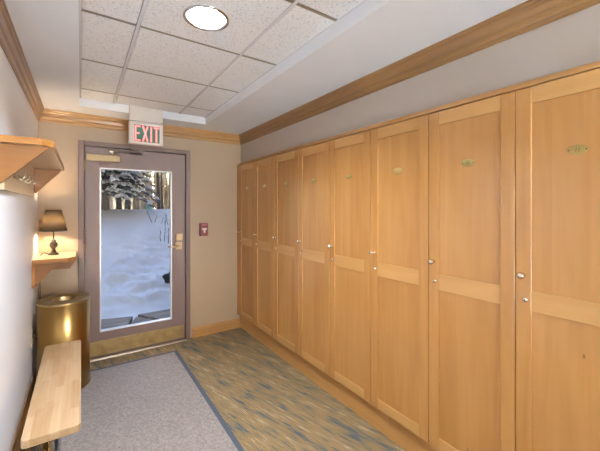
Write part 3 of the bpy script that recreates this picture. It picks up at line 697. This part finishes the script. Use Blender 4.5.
def at(px, y):        # direction of sight lines through the door glass -> x at depth y
    f = 323.5; a_ = math.radians(34.097); s, c = math.sin(a_), math.cos(a_); u = (px-300)/f
    return y*(s+u*c)/(c-u*s)
def bare_tree(px, y, r, hgt, mat, label, seed, nb=9):
    rnd = random.Random(seed); x = at(px, y); z = hill(x, y)-0.12
    root = empty('bare_tree', (x, y, z), label, 'tree', 'trees at the top of the snow slope')
    pts = []; n = 7; lean = (rnd.uniform(-.03, .03), rnd.uniform(-.03, .03))
    for i in range(n):
        q = i/(n-1); pts.append((x+lean[0]*hgt*q+rnd.uniform(-.03, .03)*(i > 0), y+lean[1]*hgt*q, z+hgt*q))
    MB().tube(pts, [r*(1.25 if i == 0 else 1)*(1-0.75*i/(n-1)) for i in range(n)], 9).build('trunk', mat, root)
    b_ = MB()
    b_.tube(pts[:-1], [r*0.5*(1-0.75*i/(n-1)) for i in range(n-1)], 6)
    for k in range(nb):
        q = rnd.uniform(0.10, 0.82); i_ = int(q*(n-1)); p0 = Vector(pts[i_]).lerp(Vector(pts[i_+1]), q*(n-1)-i_); an = rnd.uniform(0, 2*PI); ln = rnd.uniform(0.5, 1.3)
        d = Vector((math.cos(an), math.sin(an), rnd.uniform(0.15, 0.9)))
        p1 = p0+d*ln*0.5+Vector((0, 0, rnd.uniform(-.1, .1))); p2 = p1+(d+Vector((rnd.uniform(-.5, .5), rnd.uniform(-.5, .5), .3)))*ln*0.5
        rr = r*0.22*(1-q*0.5)
        b_.tube([p0, p1, p2], [rr, rr*0.7, rr*0.25], 5)
        for s_ in range(3):
            e0 = p1.lerp(p2, rnd.uniform(0, .9)); e1 = e0+Vector((rnd.uniform(-.5, .5), rnd.uniform(-.5, .5), rnd.uniform(0, .5)))
            b_.tube([e0, e1], [rr*0.4, rr*0.15], 4)
    b_.build('branches', mat, root)
    return root
TR = [(104, 17.0, .10, 0), (110, 20.0, .14, 1), (119, 13.2, .085, 0), (127.5, 13.6, .095, 0), (136, 13.4, .10, 1), (142, 17.5, .09, 1), (145, 15.8, .03, 0), (153, 21, .09, 1),
      (159, 13.0, .055, 0), (162.5, 15.2, .04, 0), (166, 19.5, .055, 1), (169.5, 14.4, .04, 0), (174, 19, .11, 1), (182, 15, .10, 0), (94, 15.5, .11, 0), (86, 18, .12, 1)]
TL = ['grey trunk of a bare tree at the far left through the door glass', 'pale distant trunk left of the spruce trunks', 'dark trunk under the snowy spruce boughs, leftmost of three', 'dark trunk under the snowy boughs, middle of three',
      'greyish trunk at the right tip of the snowy boughs', 'pale distant trunk right of the snowy boughs', 'thin dark young tree beside the green box', 'pale distant trunk behind the golden shrubs',
      'dark slender tree at the upper right of the glass', 'thin tree just right of the dark slender one', 'pale trunk near the right side of the glass', 'slim dark tree at the right edge of the glass', 'thick pale trunk hidden by the right door stile',
      'tree hidden right of the door glass', 'tree hidden left of the door glass', 'pale tree hidden left of the door glass']
for i, (px, y, r, k) in enumerate(TR): bare_tree(px, y, r, 7.0, M['bark_light'] if k else M['bark'], TL[i], 100+i)
# snowy spruce
def spruce(x, y, label, seed):
    rnd = random.Random(seed); z = hill(x, y)-0.12
    root = empty('snowy_spruce', (x, y, z), label, 'tree')
    H = 6.0
    MB().tube([(x, y, z), (x, y, z+H*0.6), (x, y, z+H)], [0.12, 0.07, 0.015], 9).build('trunk', M['bark'], root)
    fo, sn = MB(), MB()
    lv = 0.75
    while lv < H-0.2:
        R = 1.75*(1-lv/H)+0.15; nbr = 11
        for k in range(nbr):
            an = 2*PI*(k+rnd.random()*.8)/nbr; ln = R*rnd.uniform(.75, 1.1)
            d = Vector((math.cos(an), math.sin(an), 0)); sd = Vector((-d.y, d.x, 0))
            P = [Vector((x, y, z+lv))+d*ln*q+Vector((0, 0, 0.10*q-0.48*q*q))*ln*0.9 for q in (0, .25, .5, .75, 1)]
            fo.tube(P, [0.018, 0.014, 0.010, 0.008, 0.004], 4)
            for j in range(44):
                q = rnd.uniform(.12, 1); i0 = min(3, int(q*4)); p = P[i0].lerp(P[i0+1], q*4-i0)
                for s_ in (-1, 1):
                    tl = rnd.uniform(.10, .26)*(1.15-q*0.6)
                    tip = p+sd*s_*tl*0.8+d*tl*0.6+Vector((0, 0, -tl*rnd.uniform(.1, .8)))
                    wv = d*0.03
                    fo.quad(p-wv, p+wv, tip+wv*0.3, tip-wv*0.3)
            for j in range(7):
                q = rnd.uniform(.2, 1); i0 = min(3, int(q*4)); p = P[i0].lerp(P[i0+1], q*4-i0)
                if rnd.random() < .85:
                    r_ = rnd.uniform(.035, .075); p_ = p+sd*rnd.uniform(-.08, .08)+Vector((0, 0, .02)); w_ = (d+sd*rnd.uniform(-.6, .6)).normalized()
                    ln_ = r_*rnd.uniform(1.5, 3.0)
                    sn.tube([p_-w_*ln_, p_-w_*ln_*.5+Vector((0, 0, r_*.5)), p_+w_*ln_*.4+Vector((0, 0, r_*.4)), p_+w_*ln_+Vector((0, 0, -r_*.8))], [r_*.35, r_*.9, r_*.8, r_*.25], 6)
        lv += 0.24
    fo.build('foliage', M['needle'], root); sn.build('snow_load', M['treesnow'], root)
spruce(at(105.5, 12.6), 12.6, 'snow-laden dark spruce at the upper left of the door glass', 5)
# golden leafless shrubs between the trunks
def shrub(px, y, hgt, label, seed, n=28):
    rnd = random.Random(seed); x = at(px, y); z = hill(x, y)-0.05; m = MB()
    for k in range(n):
        an = rnd.uniform(0, 2*PI); tl = rnd.uniform(.05, .42); h_ = hgt*rnd.uniform(.5, 1)
        p0 = Vector((x+rnd.uniform(-.15, .15), y+rnd.uniform(-.15, .15), z)); p1 = p0+Vector((math.cos(an)*tl*h_*.4, math.sin(an)*tl*h_*.4, h_*.5)); p2 = p0+Vector((math.cos(an)*tl*h_, math.sin(an)*tl*h_, h_))
        m.tube([p0, p1, p2], [.012, .009, .004], 4)
        for j in range(7):
            e = p1.lerp(p2, rnd.random()); e1 = e+Vector((rnd.uniform(-.35, .35), rnd.uniform(-.35, .35), rnd.uniform(-.05, .3)))
            m.tube([e, e1], [.008, .003], 3)
    o = m.build('bare_shrub', M['twig'], None, (x, y, z)); tag(o, label, 'shrub', 'golden shrubs on the snow crest')
shrub(149, 16, 2.6, 'golden brown bare shrub beside the green box on the crest', 1)
shrub(155, 17.5, 2.9, 'golden brown bare shrub in the middle right of the woods', 2)
shrub(163, 16.5, 2.4, 'golden brown bare shrub between the slender dark trees', 3)
shrub(171, 17.2, 2.6, 'golden brown bare shrub at the right edge of the glass', 4)
shrub(141, 19, 2.6, 'far golden brown shrub right of the spruce boughs', 5)
# dry stalks poking out of the slope
def stalks(px, y, stems, label, seed):
    rnd = random.Random(seed); x = at(px, y); z = hill(x, y)-0.06
    for si, (dx, h_, lean) in enumerate(stems):
        m = MB(); p0 = Vector((x+dx, y, z)); p2 = p0+Vector((lean, rnd.uniform(-.1, .1), h_)); p1 = p0.lerp(p2, .5)+Vector((rnd.uniform(-.03, .03), 0, 0))
        m.tube([p0, p1, p2], [.009, .007, .003], 5)
        for j in range(2):
            e = p1.lerp(p2, rnd.uniform(.1, .8)); m.tube([e, e+Vector((rnd.uniform(-.12, .12), rnd.uniform(-.05, .05), rnd.uniform(.05, .16)))], [.004, .002], 4)
        o = m.build('dry_stalk', M['stem'], None, (x+dx, y, z)); tag(o, label[si], 'plant', 'dry stalks in the snow')
stalks(152.5, 10.6, [(0, .62, -.28), (.05, .3, .1)], ['dark sapling leaning left near the top of the snow slope', 'short stem beside the leaning sapling on the slope'], 1)
stalks(165, 10.2, [(0, .40, .02), (.10, .35, -.05), (-.08, .28, .03), (.22, .42, .06)], ['middle twig of the clump at the upper right of the slope', 'right twig in the middle of the upper right clump', 'leftmost short twig of the upper right clump', 'tallest twig, right end of the upper right clump'], 2)
stalks(164, 8.2, [(0, .46, .02), (.10, .38, .03), (-.05, .30, -.02)], ['tallest upright dry stalk mid slope, left of the door lever', 'right dry stalk of three left of the door lever', 'shortest leftmost dry stalk of three near the door lever'], 3)
stalks(170.5, 9.6, [(0, .3, .0), (.16, .34, .03), (-.14, .25, -.03)], ['twig on the right of the slope near the lock, middle of three', 'twig on the right of the slope near the lock, right of three', 'twig on the right of the slope near the lock, left of three'], 4)
# dark rock at the lower right and the green box among the trees
x, y = at(171.5, 5.75), 5.75; z = hill(x, y)
o = MB().ball((x+0.04, y, z+0.02), 0.16, 3, (.9, .8, .9), 0.7, 4).build('dark_rock', M['rock'], None, (x, y, z)); tag(o, 'dark rock sticking out of the snow at the lower right of the glass', 'rock')
x, y = at(149, 15.0), 15.0; z = hill(x, y)
gb = empty('utility_box', (x, y, z), 'small snow-capped green box among the trees', 'box')
MB().box(x-.11, x+.11, y-.10, y+.10, z-.05, z+.40, .02).build('cabinet', M['greenbox'], gb)
MB().ball((x, y, z+.41), .16, 3, (1, .9, .5), .3, 9).build('snow_cap', M['treesnow'], gb)

# ------------------------------------------------------------------ sky
SKY, SUNSIDE, GLOW = 0.47, 8.0, 3.5
W = bpy.data.worlds.new('winter_sky'); S.world = W; W.use_nodes = True
nt = W.node_tree; L = nt.links; bg = nt.nodes['Background']
tc = nd(nt, 'ShaderNodeTexCoord'); sp = nd(nt, 'ShaderNodeSeparateXYZ'); L.new(tc.outputs['Generated'], sp.inputs[0])
r = nd(nt, 'ShaderNodeValToRGB'); cr = r.color_ramp
cr.elements[0].position = 0.0; cr.elements[0].color = (2.2, 1.85, 1.30, 1)
cr.elements[1].position = 0.75; cr.elements[1].color = (0.42, 0.62, 1.08, 1)
e = cr.elements.new(0.16); e.color = (1.8, 1.6, 1.25, 1)
e = cr.elements.new(0.32); e.color = (0.68, 0.80, 1.05, 1)
L.new(sp.outputs['Z'], r.inputs['Fac']); L.new(r.outputs['Color'], bg.inputs['Color']); 
sd = nd(nt, 'ShaderNodeMapRange', interpolation_type='SMOOTHSTEP'); sd.inputs['From Min'].default_value = -0.45; sd.inputs['From Max'].default_value = -0.95
sd.inputs['To Min'].default_value = SKY; sd.inputs['To Max'].default_value = SUNSIDE
L.new(sp.outputs['Y'], sd.inputs['Value'])
# bright sky patch added high over the woods to light the floor indoors
dt = nd(nt, 'ShaderNodeVectorMath', operation='DOT_PRODUCT'); L.new(tc.outputs['Generated'], dt.inputs[0]); dt.inputs[1].default_value = Vector((0.05, 0.74, 0.67)).normalized()
gl = nd(nt, 'ShaderNodeMapRange', interpolation_type='SMOOTHSTEP'); gl.inputs['From Min'].default_value = 0.87; gl.inputs['From Max'].default_value = 0.97
gl.inputs['To Min'].default_value = 0.0; gl.inputs['To Max'].default_value = GLOW; L.new(dt.outputs['Value'], gl.inputs['Value'])
sm = nd(nt, 'ShaderNodeMath', operation='ADD'); L.new(sd.outputs[0], sm.inputs[0]); L.new(gl.outputs[0], sm.inputs[1]); L.new(sm.outputs[0], bg.inputs['Strength'])

sun = bpy.data.lights.new('sun', 'SUN'); sun.energy = 430; sun.angle = math.radians(0.6); sun.color = (0.80, 0.92, 1.0)
so = bpy.data.objects.new('sun', sun); COL.objects.link(so)
so.rotation_euler = Vector((-0.74, 0.34, -0.58)).to_track_quat('-Z', 'Y').to_euler()
# ------------------------------------------------------------------ camera and view
cam = bpy.data.cameras.new('camera'); co = bpy.data.objects.new('camera', cam); COL.objects.link(co)
co.location = (0, 0, EYE); co.rotation_euler = (PI/2, 0, -math.radians(34.097))
cam.sensor_width = 36; cam.lens = 36*323.5/600; cam.shift_y = -17.5/600; cam.clip_start = 0.02
S.camera = co
S.view_settings.view_transform = 'Standard'; S.view_settings.look = 'None'; S.view_settings.gamma = 1.0
S.view_settings.use_curve_mapping = False; S.view_settings.exposure = 0.35
